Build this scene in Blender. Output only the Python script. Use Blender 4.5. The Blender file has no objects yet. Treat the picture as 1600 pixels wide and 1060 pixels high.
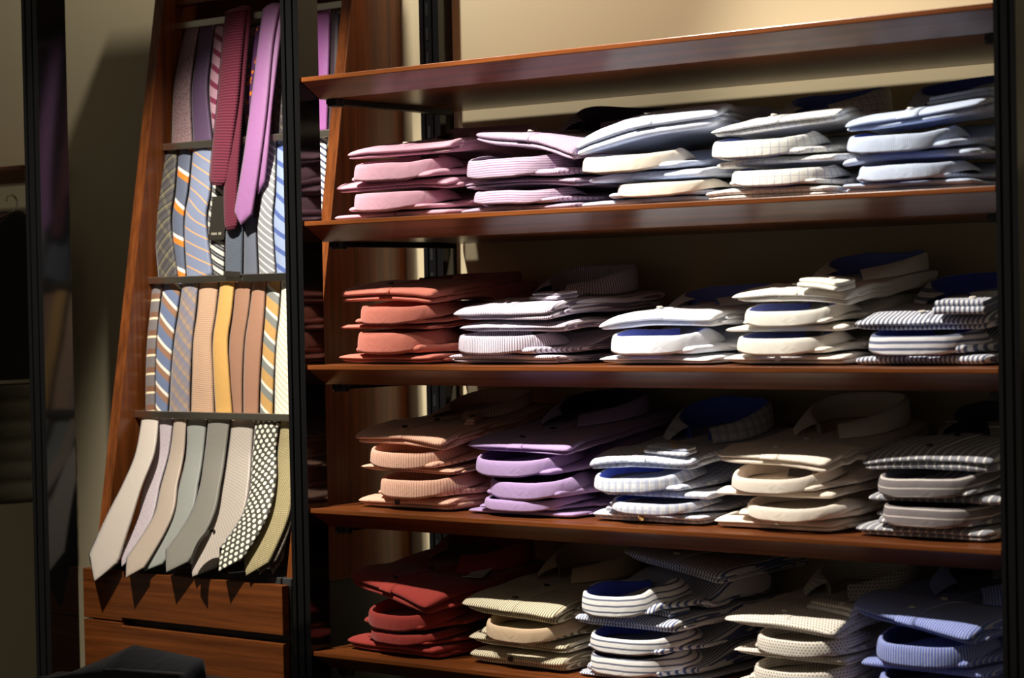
import bpy, bmesh, math, random
import numpy as np
from mathutils import Vector, Matrix

random.seed(7)
RS = np.random.RandomState(11)
scene = bpy.context.scene
COL = scene.collection
Z0 = 1.30                       # height of the middle shirt shelf (its top)
STEP = 0.27                     # shelf spacing
SHELF_L = 1.398                 # shelf length
SHELF_D = 0.4520                # shelf depth
WALL_Y = 0.4686                 # face of the back wall

# ------------------------------------------------------------------ camera
F = 3333.0
CAM = np.array([2.75637584, -2.93706310, 0.112700551 + Z0])
YAW, PITCH, ROLL = 0.657476705, -0.0176920985, -0.0195614904
cy, sy, cp, sp, cr, sr = math.cos(YAW), math.sin(YAW), math.cos(PITCH), math.sin(PITCH), math.cos(ROLL), math.sin(ROLL)
_fw = np.array([-sy * cp, cy * cp, sp]); _r = np.array([cy, sy, 0.0]); _u = np.cross(_r, _fw)
RIGHT = cr * _r + sr * _u; UP = -sr * _r + cr * _u; FWD = _fw


def ray(px, py):
    return (px - 800) / F * RIGHT - (py - 530) / F * UP + FWD


def at(px, py, Y):
    """world point on the vertical plane y = Y that the photograph shows at (px, py)"""
    d = ray(px, py)
    return CAM + d * ((Y - CAM[1]) / d[1])


def scale_at(P):
    """pixels per metre: along X, along Z"""
    def pr(Q):
        d = Q - CAM; w = d @ FWD
        return np.array([800 + F * (d @ RIGHT) / w, 530 - F * (d @ UP) / w])
    a = pr(P)
    return abs(pr(P + np.array([.01, 0, 0]))[0] - a[0]) * 100, abs(pr(P + np.array([0, 0, .01]))[1] - a[1]) * 100


cam_d = bpy.data.cameras.new('camera'); cam = bpy.data.objects.new('camera', cam_d); COL.objects.link(cam)
cam_d.sensor_width = 36.0; cam_d.lens = F / 1600 * 36.0; cam_d.clip_start = .05; cam_d.clip_end = 50
m = Matrix.Identity(4)
for i in range(3):
    m[i][0] = RIGHT[i]; m[i][1] = UP[i]; m[i][2] = -FWD[i]; m[i][3] = CAM[i]
cam.matrix_world = m
cam_d.dof.use_dof = True; cam_d.dof.focus_distance = 3.95; cam_d.dof.aperture_fstop = 5.0
scene.camera = cam

# ------------------------------------------------------------------ materials


def lin(c):
    return tuple(((v / 255) / 12.92 if v / 255 <= .04045 else ((v / 255 + .055) / 1.055) ** 2.4) for v in c) + (1.0,)


class NT:
    def __init__(s, name):
        s.m = bpy.data.materials.new(name); s.m.use_nodes = True
        s.t = s.m.node_tree; s.b = s.t.nodes['Principled BSDF']

    def n(s, typ, **kw):
        o = s.t.nodes.new(typ)
        for k, v in kw.items():
            setattr(o, k, v)
        return o

    def l(s, a, b):
        s.t.links.new(a, b)

    def math(s, op, a, b=None, c=None):
        o = s.n('ShaderNodeMath', operation=op)
        for i, v in enumerate((a, b, c)):
            if v is None:
                continue
            if isinstance(v, (int, float)):
                o.inputs[i].default_value = v
            else:
                s.l(v, o.inputs[i])
        return o.outputs[0]

    def mix(s, fac, a, b):
        o = s.n('ShaderNodeMix', data_type='RGBA')
        for sock, v in ((o.inputs[0], fac), (o.inputs[6], a), (o.inputs[7], b)):
            if isinstance(v, (int, float)):
                sock.default_value = v
            elif isinstance(v, tuple):
                sock.default_value = v
            else:
                s.l(v, sock)
        return o.outputs[2]

    def bump(s, h, strength, dist, prev=None):
        o = s.n('ShaderNodeBump'); o.inputs['Strength'].default_value = strength; o.inputs['Distance'].default_value = dist
        s.l(h, o.inputs['Height'])
        if prev is not None:
            s.l(prev, o.inputs['Normal'])
        return o.outputs[0]


def fabric(name, base, stripes=(), dots=None, blobs=None, speck=None, knit=None, rough=.85, spec=.25, wrinkle=.35, sheen=.15):
    """cloth; stripes = (angle deg, period m, width m, colour, offset m) drawn over one another in the cloth's own u, v metres"""
    s = NT(name); b = s.b
    uv = s.n('ShaderNodeUVMap'); sx = s.n('ShaderNodeSeparateXYZ'); s.l(uv.outputs[0], sx.inputs[0])
    u, v = sx.outputs[0], sx.outputs[1]
    col = lin(base)
    tc = s.n('ShaderNodeTexCoord')
    if speck:
        c2, sc, th = speck
        nz = s.n('ShaderNodeTexNoise'); nz.inputs['Scale'].default_value = sc; nz.inputs['Detail'].default_value = 1
        s.l(uv.outputs[0], nz.inputs['Vector'])
        col = s.mix(s.math('GREATER_THAN', nz.outputs[0], th), col, lin(c2))
    for (ang, per, wid, c2, off) in stripes:
        a = math.radians(-ang if ang not in (0, 90) else ang)
        t = s.math('MULTIPLY_ADD', u, math.cos(a) / per, off / per)
        t = s.math('MULTIPLY_ADD', v, math.sin(a) / per, t)
        f = s.math('FRACT', t)
        k = s.math('LESS_THAN', f, wid / per)
        if len(c2) == 4:
            k = s.math('MULTIPLY', k, c2[3])
        col = s.mix(k, col, lin(c2[:3]))
    if dots:
        p, q, r, c2 = dots
        cv = s.math('DIVIDE', v, q); row = s.math('FLOOR', cv)
        odd = s.math('MULTIPLY', s.math('MODULO', s.math('ADD', row, 1000), 2), .5)
        fx = s.math('MULTIPLY', s.math('SUBTRACT', s.math('FRACT', s.math('ADD', s.math('DIVIDE', u, p), odd)), .5), p)
        fy = s.math('MULTIPLY', s.math('SUBTRACT', s.math('FRACT', cv), .5), q)
        d = s.math('ADD', s.math('MULTIPLY', fx, fx), s.math('MULTIPLY', fy, fy))
        col = s.mix(s.math('LESS_THAN', d, r * r), col, lin(c2))
    if blobs:
        sc, th, c2 = blobs
        vo = s.n('ShaderNodeTexVoronoi'); vo.inputs['Scale'].default_value = sc; s.l(uv.outputs[0], vo.inputs['Vector'])
        col = s.mix(s.math('LESS_THAN', vo.outputs[0], th), col, lin(c2))
    if isinstance(col, tuple):
        b.inputs['Base Color'].default_value = col
    else:
        s.l(col, b.inputs['Base Color'])
    b.inputs['Roughness'].default_value = rough
    b.inputs['Specular IOR Level'].default_value = spec
    b.inputs['Sheen Weight'].default_value = sheen
    nz = s.n('ShaderNodeTexNoise'); nz.inputs['Scale'].default_value = 28; nz.inputs['Detail'].default_value = 2.5
    nz.inputs['Distortion'].default_value = .8
    s.l(tc.outputs['Object'], nz.inputs['Vector'])
    nrm = s.bump(nz.outputs[0], wrinkle, .006)
    if knit:
        per, zig, dist = knit
        w = s.math('ABSOLUTE', s.math('SUBTRACT', s.math('FRACT', s.math('DIVIDE', u, .011)), .5))
        t = s.math('MULTIPLY_ADD', w, zig, s.math('DIVIDE', v, per))
        h = s.math('ABSOLUTE', s.math('SUBTRACT', s.math('FRACT', t), .5))
        nrm = s.bump(h, .9, dist, nrm)
    s.l(nrm, b.inputs['Normal'])
    return s.m


def wood(name, axis, c1=(86, 44, 18), c2=(136, 74, 33), rough=.28):
    s = NT(name); b = s.b
    tc = s.n('ShaderNodeTexCoord'); mp = s.n('ShaderNodeMapping')
    sc = [70, 70, 70]; sc[axis] = 2.2
    mp.inputs['Scale'].default_value = sc
    s.l(tc.outputs['Object'], mp.inputs['Vector'])
    n1 = s.n('ShaderNodeTexNoise'); n1.inputs['Scale'].default_value = 1.0; n1.inputs['Detail'].default_value = 5; n1.inputs['Roughness'].default_value = .65
    s.l(mp.outputs[0], n1.inputs['Vector'])
    rp = s.n('ShaderNodeValToRGB'); rp.color_ramp.elements[0].position = .33; rp.color_ramp.elements[1].position = .68
    rp.color_ramp.elements[0].color = lin(c1); rp.color_ramp.elements[1].color = lin(c2)
    s.l(n1.outputs[0], rp.inputs[0]); s.l(rp.outputs[0], b.inputs['Base Color'])
    b.inputs['Roughness'].default_value = rough
    b.inputs['Specular IOR Level'].default_value = .45
    s.l(s.bump(n1.outputs[0], .12, .0008), b.inputs['Normal'])
    return s.m


def plain(name, c, rough=.5, metal=0.0, spec=.5, noise=0.0):
    s = NT(name); b = s.b
    b.inputs['Base Color'].default_value = lin(c); b.inputs['Roughness'].default_value = rough
    b.inputs['Metallic'].default_value = metal; b.inputs['Specular IOR Level'].default_value = spec
    tc = s.n('ShaderNodeTexCoord')
    nz = s.n('ShaderNodeTexNoise'); nz.inputs['Scale'].default_value = 60 if noise == 0 else noise
    s.l(tc.outputs['Object'], nz.inputs['Vector'])
    s.l(s.bump(nz.outputs[0], .05, .0005), b.inputs['Normal'])
    return s.m


M_WOODX = wood('wood_along', 0)
M_WOODZ = wood('wood_upright', 2)
M_DARKWOOD = wood('dark_wood', 0, (60, 28, 14), (88, 44, 24))
M_BLACK = plain('black_lacquer', (16, 16, 17), .10, spec=.5)
M_BLACKMAT = plain('black_metal', (22, 22, 22), .45)
M_CHROME = plain('brushed_chrome', (225, 218, 200), .32, 1.0)
M_WALL = plain('wall_paint', (190, 177, 146), .9, spec=.1)
M_FLOOR = wood('floor_boards', 0, (40, 24, 15), (62, 38, 24), .4)
M_TRAY = plain('tray_felt', (46, 46, 44), .8)
M_SOCKET = plain('plastic_clear_grey', (120, 122, 124), .3)
M_TAGBLACK = plain('tag_card_black', (38, 34, 26), .55)
M_TAGWHITE = plain('tag_card_white', (215, 210, 198), .6)
M_TAGTAUPE = plain('tag_card_taupe', (150, 132, 108), .6)
M_PRINT = plain('tag_print', (235, 228, 205), .5)
M_BTN_D = plain('button_dark', (52, 34, 32), .25)
M_BTN_L = plain('button_pearl', (232, 226, 214), .2)
M_BTN_T = plain('button_tan', (205, 165, 105), .3)
M_NAVY = fabric('navy_wool', (20, 22, 30), wrinkle=.5)
M_CHAR = fabric('charcoal_wool', (26, 26, 28), wrinkle=.5)
M_OLIVE = fabric('olive_quilt', (74, 70, 52), wrinkle=.5)

# ------------------------------------------------------------------ mesh helpers


def link(name, me, mats, parent=None, loc=None, smooth=False, rot=None):
    if not isinstance(mats, (list, tuple)):
        mats = [mats]
    for mm in mats:
        me.materials.append(mm)
    if smooth:
        me.polygons.foreach_set('use_smooth', [True] * len(me.polygons))
    o = bpy.data.objects.new(name, me); COL.objects.link(o)
    if parent is not None:
        o.parent = parent
    if loc is not None:
        o.location = loc
    if rot is not None:
        o.rotation_euler = rot
    return o


def tag(o, label=None, cat=None, group=None, kind=None):
    if label: o['label'] = label
    if cat: o['category'] = cat
    if group: o['group'] = group
    if kind: o['kind'] = kind
    return o


def empty(name, loc, rz=0.0, parent=None):
    o = bpy.data.objects.new(name, None); COL.objects.link(o); o.location = loc; o.rotation_euler = (0, 0, rz)
    o.empty_display_size = .05
    if parent is not None: o.parent = parent
    return o


class MB:
    """collects vertices, faces, uvs into one mesh"""
    def __init__(s):
        s.v = []; s.f = []; s.uv = []; s.mi = []; s.n = 0

    def add(s, V, Fs, UV=None, mi=0):
        V = np.asarray(V, float); b = s.n
        s.v.append(V); s.uv.append(np.asarray(UV, float) if UV is not None else V[:, :2].copy())
        s.f += [tuple(int(i) + b for i in f) for f in Fs]; s.mi += [mi] * len(Fs); s.n += len(V)

    def box(s, x0, x1, y0, y1, z0, z1, mi=0):
        V = [(x, y, z) for z in (z0, z1) for y in (y0, y1) for x in (x0, x1)]
        s.add(V, [(0, 2, 3, 1), (4, 5, 7, 6), (0, 1, 5, 4), (2, 6, 7, 3), (0, 4, 6, 2), (1, 3, 7, 5)], mi=mi)

    def prism(s, poly, axis, a, b, mi=0):
        """poly in the two other axes, extruded along axis from a to b"""
        n = len(poly); V = []
        for t in (a, b):
            for (p, q) in poly:
                V.append({0: (t, p, q), 1: (p, t, q), 2: (p, q, t)}[axis])
        Fs = [tuple(range(n))[::-1], tuple(range(n, 2 * n))] + [(i, (i + 1) % n, n + (i + 1) % n, n + i) for i in range(n)]
        s.add(V, Fs, mi=mi)

    def tube(s, pts, r, k=10, mi=0):
        pts = [np.array(p, float) for p in pts]; V = []; Fs = []
        for i, p in enumerate(pts):
            t = pts[min(i + 1, len(pts) - 1)] - pts[max(i - 1, 0)]; t /= np.linalg.norm(t)
            h = np.array([0, 0, 1.]) if abs(t[2]) < .9 else np.array([1., 0, 0])
            a = np.cross(t, h); a /= np.linalg.norm(a); c = np.cross(t, a)
            rr = r[i] if isinstance(r, (list, tuple)) else r
            for j in range(k):
                q = 2 * math.pi * j / k
                V.append(p + rr * (math.cos(q) * a + math.sin(q) * c))
        for i in range(len(pts) - 1):
            for j in range(k):
                Fs.append((i * k + j, i * k + (j + 1) % k, (i + 1) * k + (j + 1) % k, (i + 1) * k + j))
        Fs.append(tuple(range(k))[::-1]); Fs.append(tuple(range((len(pts) - 1) * k, len(pts) * k)))
        s.add(V, Fs, mi=mi)

    def mesh(s, name, deform=None):
        V = np.concatenate(s.v); UV = np.concatenate(s.uv)
        if deform is not None:
            V = deform(V)
        me = bpy.data.meshes.new(name); me.from_pydata(V.tolist(), [], s.f)
        ul = me.uv_layers.new(name='UVMap'); li = np.zeros(len(me.loops), int); me.loops.foreach_get('vertex_index', li)
        ul.data.foreach_set('uv', UV[li].astype(np.float32).ravel())
        me.polygons.foreach_set('material_index', s.mi)
        bm = bmesh.new(); bm.from_mesh(me); bmesh.ops.recalc_face_normals(bm, faces=bm.faces); bm.to_mesh(me); bm.free()
        me.update()
        return me


def bevel(o, w, seg=2):
    md = o.modifiers.new('bevel', 'BEVEL'); md.width = w; md.segments = seg; md.limit_method = 'ANGLE'; md.angle_limit = math.radians(40)
    return o


class Noise2:
    """smooth wrinkle field: a sum of randomly directed sines"""
    def __init__(s, seed, k=9, lo=8, hi=45):
        r = np.random.RandomState(seed); s.w = []
        for i in range(k):
            f = lo * (hi / lo) ** (i / (k - 1)); a = r.uniform(0, 2 * math.pi)
            s.w.append((f * math.cos(a), f * math.sin(a), r.uniform(0, 6.28), (lo / f) ** .8))
        s.t = sum(abs(w[3]) for w in s.w) * .5

    def __call__(s, x, y):
        o = 0
        for (a, b, p, m_) in s.w:
            o = o + m_ * np.sin(a * x + b * y + p)
        return o / s.t


# ------------------------------------------------------------------ setting
def struct(name, mb, mat):
    return tag(link(name, mb.mesh(name), mat), kind='structure')


b = MB(); b.box(-3.2, 3.4, WALL_Y, WALL_Y + .12, 0, 3.3); struct('wall_back', b, M_WALL)
b = MB(); b.box(-3.2, 3.4, -4.2, WALL_Y, -.05, 0); struct('floor', b, M_FLOOR)
b = MB(); b.box(-3.2, 3.4, WALL_Y - .015, WALL_Y, 0, .12); struct('baseboard_back', b, M_BLACKMAT)


def grooved(x0, x1, y0, y1):
    w = x1 - x0; g = .0045; q = .004
    a = x0 + w * .2; c = x0 + w * .62
    return [(x0, y0), (a, y0), (a, y0 + q), (a + g, y0 + q), (a + g, y0), (c, y0), (c, y0 + q), (c + g, y0 + q), (c + g, y0), (x1, y0), (x1, y1), (x0, y1)]


def post(x0, x1, y0, y1, label, cat='post', group=None):
    b = MB(); b.prism(grooved(x0, x1, y0, y1), 2, 0, 3.1)
    return tag(link('display_post', b.mesh('display_post'), M_BLACK), label, cat, group)


post(-.0455, 0, -.004, .05, 'glossy black upright post between the tie rack and the shirt shelves')
post(-.793, -.744, -.004, .073, 'glossy black upright post between the clothes rail and the tie rack')
post(SHELF_L + .001, SHELF_L + .036, -.004, .05, 'glossy black upright post at the right-hand end of the shirt shelves')
# upright on the wall, slotted
P1 = at(655, 50, WALL_Y - .045); P2 = at(705, 50, WALL_Y - .004)
b = MB(); b.prism(grooved(P1[0], P2[0], WALL_Y - .045, WALL_Y - .0005), 2, .122, 3.1)
ws = tag(link('wall_upright', b.mesh('wall_upright'), M_BLACK), 'glossy black slotted upright fixed to the wall behind the shirt piles', 'post')
b = MB()
for i in range(40):
    z = .35 + i * .05
    xm = P1[0] + (P2[0] - P1[0]) * .42
    b.box(xm - .003, xm + .003, WALL_Y - .0458, WALL_Y - .044, z, z + .025)
link('slot_strip', b.mesh('slot_strip'), M_BLACKMAT, ws)


def shelf(name, x0, x1, z, label, group, y1=SHELF_D, lipmat=M_WOODX, brackets=True):
    root = empty(name, (x0, 0, z)); tag(root, label, 'shelf', group)
    L = x1 - x0
    b = MB()
    b.prism([(0, 0), (y1, 0), (y1, -.038), (.05, -.038), (0, -.0085)], 0, 0, L)
    o = link('board', b.mesh('board'), lipmat, root); bevel(o, .0012, 2)
    if brackets:
        for xa in (.012, L - .04):
            b = MB(); b.box(xa, xa + .022, .055, y1 - .045, -.048, -.0385)
            b.tube([(xa + .011, .07, -.0385), (xa + .011, .07, -.052)], .016, 16)
            link('bracket', b.mesh('bracket'), M_BLACKMAT, root)
    return root


names = {2: 'empty topmost wooden shelf above the highest shirt piles', 1: 'wooden shelf carrying the highest row of shirt piles, below the empty one',
         0: 'wooden shelf at eye level under the salmon and white shirt piles', -1: 'wooden shelf under the peach and purple shirt piles, lit along its top',
         -2: 'lowest visible wooden shelf, under the red shirt pile'}
for k in (2, 1, 0, -1, -2):
    shelf('shirt_shelf', .001, SHELF_L - .001, Z0 + STEP * k, names[k], 'shelves of the shirt display')

b = MB(); b.box(-.80, -.15, .0, .317, Z0 + 1.12, Z0 + 1.155); struct('shade_board_1', b, M_WOODX)    # deep unseen board, added over the tie bay to shade the left wall
# ------------------------------------------------------------------ tie rack (leaning in between two posts)
RX0, RX1 = -.738, -.148          # outer faces


def rack_y(z):                    # front edge of the rack's sides
    return .19 + (z - (Z0 + .007)) * .171


rack = empty('tie_rack', ((RX0 + RX1) / 2, .3, .0))
tag(rack, 'reddish wooden leaning tie rack with chrome rails between two black posts', 'rack')
cx = (RX0 + RX1) / 2; ox = np.array([cx, .3, 0])
ZT, ZB = Z0 + .90, at(285, 902, .08)[2] - .0055
BT = .028
for (xa, xb) in ((RX0, RX0 + BT), (RX1 - BT, RX1)):
    b = MB()
    b.prism([(rack_y(ZB), ZB), (rack_y(ZT), ZT), (WALL_Y - .004, ZT), (WALL_Y - .004, ZB)], 0, xa, xb)
    me = b.mesh('side_panel'); me.transform(Matrix.Translation(-Vector(ox)))
    bevel(link('side_panel', me, M_WOODZ, rack), .001, 2)
b = MB(); b.prism([(rack_y(ZB) + .10, ZB), (rack_y(ZT) + .10, ZT), (rack_y(ZT) + .108, ZT), (rack_y(ZB) + .108, ZB)], 0, RX0 + BT, RX1 - BT)
me = b.mesh('back_panel'); me.transform(Matrix.Translation(-Vector(ox))); link('back_panel', me, M_DARKWOOD, rack)
zt = Z0 + .78
b = MB(); b.prism([(rack_y(zt) + .035, zt), (rack_y(ZT) + .035, ZT), (rack_y(ZT) + .06, ZT), (rack_y(zt) + .06, zt)], 0, RX0 + BT, RX1 - BT)
me = b.mesh('header_board'); me.transform(Matrix.Translation(-Vector(ox))); link('header_board', me, M_WOODZ, rack)


def rail_y(z):
    return rack_y(z) + .045


def on_rails(px, py, off=0.0):
    """point the photograph shows at (px, py) on the leaning plane of the rails, off metres nearer the wall"""
    d = ray(px, py)
    # y = rail_y(z) + off
    k = .171; c0 = .19 - (Z0 + .007) * k + .045 + off
    t = (c0 + k * CAM[2] - CAM[1]) / (d[1] - k * d[2])
    return CAM + d * t


RAILS = [on_rails(360, 30)[2], on_rails(340, 223)[2], on_rails(340, 435.5)[2], on_rails(330, 650)[2]]
for z in RAILS:
    y = rail_y(z)
    b = MB(); b.box(RX0 + BT, RX1 - BT, y - .003, y + .003, z - .0075, z + .0075)
    me = b.mesh('rail'); me.transform(Matrix.Translation(-Vector(ox))); bevel(link('rail', me, M_CHROME, rack), .0015, 2)
    b = MB(); b.tube([(RX0 + BT, y + .028, z + .004), (RX1 - BT, y + .028, z + .004)], .005, 10)
    me = b.mesh('hanging_rod'); me.transform(Matrix.Translation(-Vector(ox))); link('hanging_rod', me, M_CHROME, rack, smooth=True)
# drawers under the ties
DY = .08
DZ = at(285, 902, DY)[2]
dz2 = at(285, 983, DY)[2]
dr = empty('drawer_unit', (cx, DY, 0)); tag(dr, 'low black cabinet with two reddish wooden drawer fronts below the ties', 'drawers')
dx = np.array([cx, DY, 0])


def dpart(name, mb, mat, bev=.0015):
    me = mb.mesh(name); me.transform(Matrix.Translation(-Vector(dx))); o = link(name, me, mat, dr)
    if bev: bevel(o, bev, 2)
    return o


XL = at(130, 930, DY)[0]; XR = at(441, 950, DY)[0]
b = MB(); b.box(XL + .004, XR + .004, DY + .021, WALL_Y - .02, .02, DZ - .006); dpart('carcass', b, M_BLACKMAT)
# upper front: bottom edge steps up for a finger slot
xs = at(190, 975, DY)[0]; hs = .016
b = MB(); b.prism([(XL, DZ), (XR, DZ), (XR, dz2 + hs / 2), (xs, dz2 + hs / 2), (xs, dz2 + .0015), (XL, dz2 + .0015)], 1, DY, DY + .02); dpart('drawer_front', b, M_WOODX)
b = MB(); b.prism([(XL, dz2 - .0015), (xs, dz2 - .0015), (xs, dz2 - hs / 2), (XR, dz2 - hs / 2), (XR, dz2 - .2), (XL, dz2 - .2)], 1, DY, DY + .02); dpart('drawer_front', b, M_WOODX)
b = MB(); b.box(XL, XR, DY, DY + .02, .06, dz2 - .203); dpart('drawer_front', b, M_WOODX)
# felt tray on the cabinet
tr = empty('felt_tray', (cx, DY + .1, DZ - .006)); tag(tr, 'dark grey felt tray the lowest tie tips lie over', 'tray')
b = MB()
tc_ = Vector((cx, DY + .1, DZ - .006))
ty1 = rack_y(ZB) + .095


def tray_part(name, *bx):
    b = MB(); b.box(*bx); me = b.mesh(name); me.transform(Matrix.Translation(-tc_)); bevel(link(name, me, M_TRAY, tr), .002, 2)


tray_part('tray_floor', RX0 + BT + .003, RX1 - BT - .003, DY + .022, ty1, DZ - .0055, DZ + .012)
tray_part('tray_side', XL + .012, XL + .020, DY + .022, rack_y(ZB) - .002, DZ - .0055, DZ + .055)
tray_part('tray_end', XR - .02, XR + .004, DY + .022, rack_y(ZB) - .002, DZ - .0055, DZ + .012)

# ------------------------------------------------------------------ ties


def catmull(P, n):
    P = [np.array(p, float) for p in P]
    if len(P) == 2:
        return [P[0] + (P[1] - P[0]) * t for t in np.linspace(0, 1, n)]
    Q = [2 * P[0] - P[1]] + P + [2 * P[-1] - P[-2]]
    out = []
    segs = len(P) - 1
    for i in range(n):
        t = i / (n - 1) * segs; k = min(int(t), segs - 1); t -= k
        a, b_, c, d = Q[k], Q[k + 1], Q[k + 2], Q[k + 3]
        out.append(.5 * ((2 * b_) + (c - a) * t + (2 * a - 5 * b_ + 4 * c - d) * t * t + (3 * b_ - a - 3 * c + d) * t ** 3))
    return out


def tie_blade(pts, wid, tip, th=.0045, n=40, M=8, roll=0.0, round_end=False):
    """pts: 3-D centre line, wid: widths (m) at the same points; tip: pointed length or 0"""
    P = catmull(pts, n); W = [float(w[0]) for w in catmull([[w] for w in wid], n)]
    P = np.array(P); seg = np.linalg.norm(np.diff(P, axis=0), axis=1); S = np.concatenate([[0], np.cumsum(seg)]); tot = S[-1]
    if tip:                       # sample densely near the tip
        s2 = np.concatenate([np.linspace(0, tot - tip, n - 10), np.linspace(tot - tip, tot, 12)[1:]])
        P = np.stack([np.interp(s2, S, P[:, i]) for i in range(3)], 1); W = np.interp(s2, S, W); S = s2
    n = len(P); V = []; UV = []
    for i in range(n):
        T = P[min(i + 1, n - 1)] - P[max(i - 1, 0)]; T = T / np.linalg.norm(T)
        X = np.array([math.cos(roll), math.sin(roll), 0]); B = X - (X @ T) * T; B /= np.linalg.norm(B)
        N = np.cross(B, T)
        if N[1] > 0 and abs(N[1]) > .2: N = -N
        if abs(N[1]) <= .2 and N[2] < 0: N = -N
        w = W[i]
        if tip:
            d = tot - S[i]; w = min(w, w * d / tip + .0006)
        if round_end:
            d = (tot - S[i]) / (.3 * w); w = w * (math.sqrt(max(0, 1 - (1 - min(1, d)) ** 2)) * .35 + .65)
        tt = th * min(1, .3 + w / .03)
        for side in (1, -1):
            for j in range(M + 1):
                a = -1 + 2 * j / M
                if side < 0 and j in (0, M):
                    continue
                off = (tt * (1 - a * a) if side > 0 else -.0012 * (1 - a * a))
                V.append(P[i] + B * (a * w / 2) + N * off); UV.append((a * w / 2, S[i]))
    R = 2 * M; Fs = []
    # ring order: front 0..M, then back inner 1..M-1
    ring = list(range(M + 1)) + [M + 1 + (M - 1 - j) for j in range(1, M)]
    for i in range(n - 1):
        for q in range(len(ring)):
            a = ring[q]; c = ring[(q + 1) % len(ring)]
            Fs.append((i * R + a, i * R + c, (i + 1) * R + c, (i + 1) * R + a))
    Fs.append(tuple(r for r in ring)); Fs.append(tuple((n - 1) * R + r for r in ring[::-1]))
    mb = MB(); mb.add(V, Fs, UV)
    return mb


def silk(name, base, **k):
    k.setdefault('rough', .5); k.setdefault('spec', .4); k.setdefault('wrinkle', .15); k.setdefault('sheen', .2)
    return fabric(name, base, **k)


def hang_tie(name, label, group, line, mat, off=.012, tip=0, bulge=.004, extra=None, roll=0.0, th=.0045, round_end=False, node=None, yfun=None):
    """line: (px, py, width px) down the tie as photographed"""
    pts = []; wid = []
    for i, (px, py, w) in enumerate(line):
        s = (py - line[0][1]) / (line[-1][1] - line[0][1])
        if yfun is None:
            P = on_rails(px, py, off - bulge * math.sin(math.pi * s))
        else:
            P = at(px, py, yfun(s))
        pts.append(P); wid.append(w / scale_at(P)[0])
    mb = tie_blade(pts, wid, tip, th=th, roll=roll, round_end=round_end)
    me = mb.mesh(name); c = Vector(pts[0]); me.transform(Matrix.Translation(-c))
    o = link(name, me, mat, None, c, smooth=True)
    return tag(o, label, 'tie', group), pts, wid


def tag_card(parent, P, w, h, mat, name='hang_tag', rot=(0, 0, 0), text=None, tsize=.006):
    """thin card hanging in front: P lower-left front corner in world"""
    b = MB(); b.box(0, w, 0, .0012, 0, h)
    pc = Vector(P) - parent.location
    o = link(name, b.mesh(name), mat, parent, pc, rot=rot); bevel(o, .0005, 1)
    if text:
        cu = bpy.data.curves.new('print', 'FONT'); cu.body = text; cu.size = tsize; cu.align_x = 'CENTER'
        to = bpy.data.objects.new('tmp', cu); COL.objects.link(to)
        bpy.context.view_layer.update()
        me = bpy.data.meshes.new_from_object(to.evaluated_get(bpy.context.evaluated_depsgraph_get()))
        bpy.data.objects.remove(to); me.name = 'printed_word'
        p = link('printed_word', me, M_PRINT, o, (w / 2, -.0004, h * .12), rot=(math.pi / 2, 0, 0))
    return o


WHITE = (240, 236, 225)
G = ['ties in the purple row', 'ties in the blue row', 'ties in the brown row', 'ties in the grey row']
# --- top row
row1 = [
    ('greyish pink speckled tie, first on the left of the purple top row', [(301, 40, 21), (291, 92, 25), (284, 145, 28), (284, 231, 34)], silk('silk_pinkgrey', (150, 122, 124), speck=((96, 72, 78), 260, .6)), .014),
    ('plain dusky purple tie between a speckled tie and a pink striped tie', [(324, 40, 22), (317, 92, 24), (312, 145, 26), (317, 227, 31)], silk('silk_purple', (96, 72, 104)), .018),
    ('pink tie with wide maroon diagonal stripes in the top row', [(346, 40, 20), (342, 92, 23), (339, 145, 25), (348, 223, 28)], silk('silk_pinkstripe', (206, 158, 176), stripes=[(55, .030, .011, (140, 50, 82), 0)]), .014),
    ('dark violet tie with orange flecks behind the long purple tie', [(409, 40, 33), (405, 92, 38), (402, 145, 43), (406, 216, 40)], silk('silk_violet', (86, 44, 92), blobs=(75, .34, (226, 120, 40))), .016),
    ('dark plaid tie beside the black post, last of the purple row', [(444, 20, 15), (440, 92, 18), (436, 145, 20), (438, 213, 19)], silk('silk_darkplaid', (66, 60, 62), stripes=[(40, .016, .004, (120, 108, 100, .6), 0), (-50, .016, .004, (40, 34, 40, .7), 0)]), .02),
]
row1 += [
    ('bright purple tie seen to the right of the black post, top row', [(503, 20, 27), (502, 92, 26), (501, 145, 25), (498, 206, 27)], silk('silk_brightpurple', (176, 104, 176)), .014),
    ('dim dark purple tie between the bright purple one and the rack side', [(524, 20, 14), (523, 92, 13), (522, 145, 12), (518, 203, 10)], silk('silk_dimpurple', (70, 52, 66)), .018),
]
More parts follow.
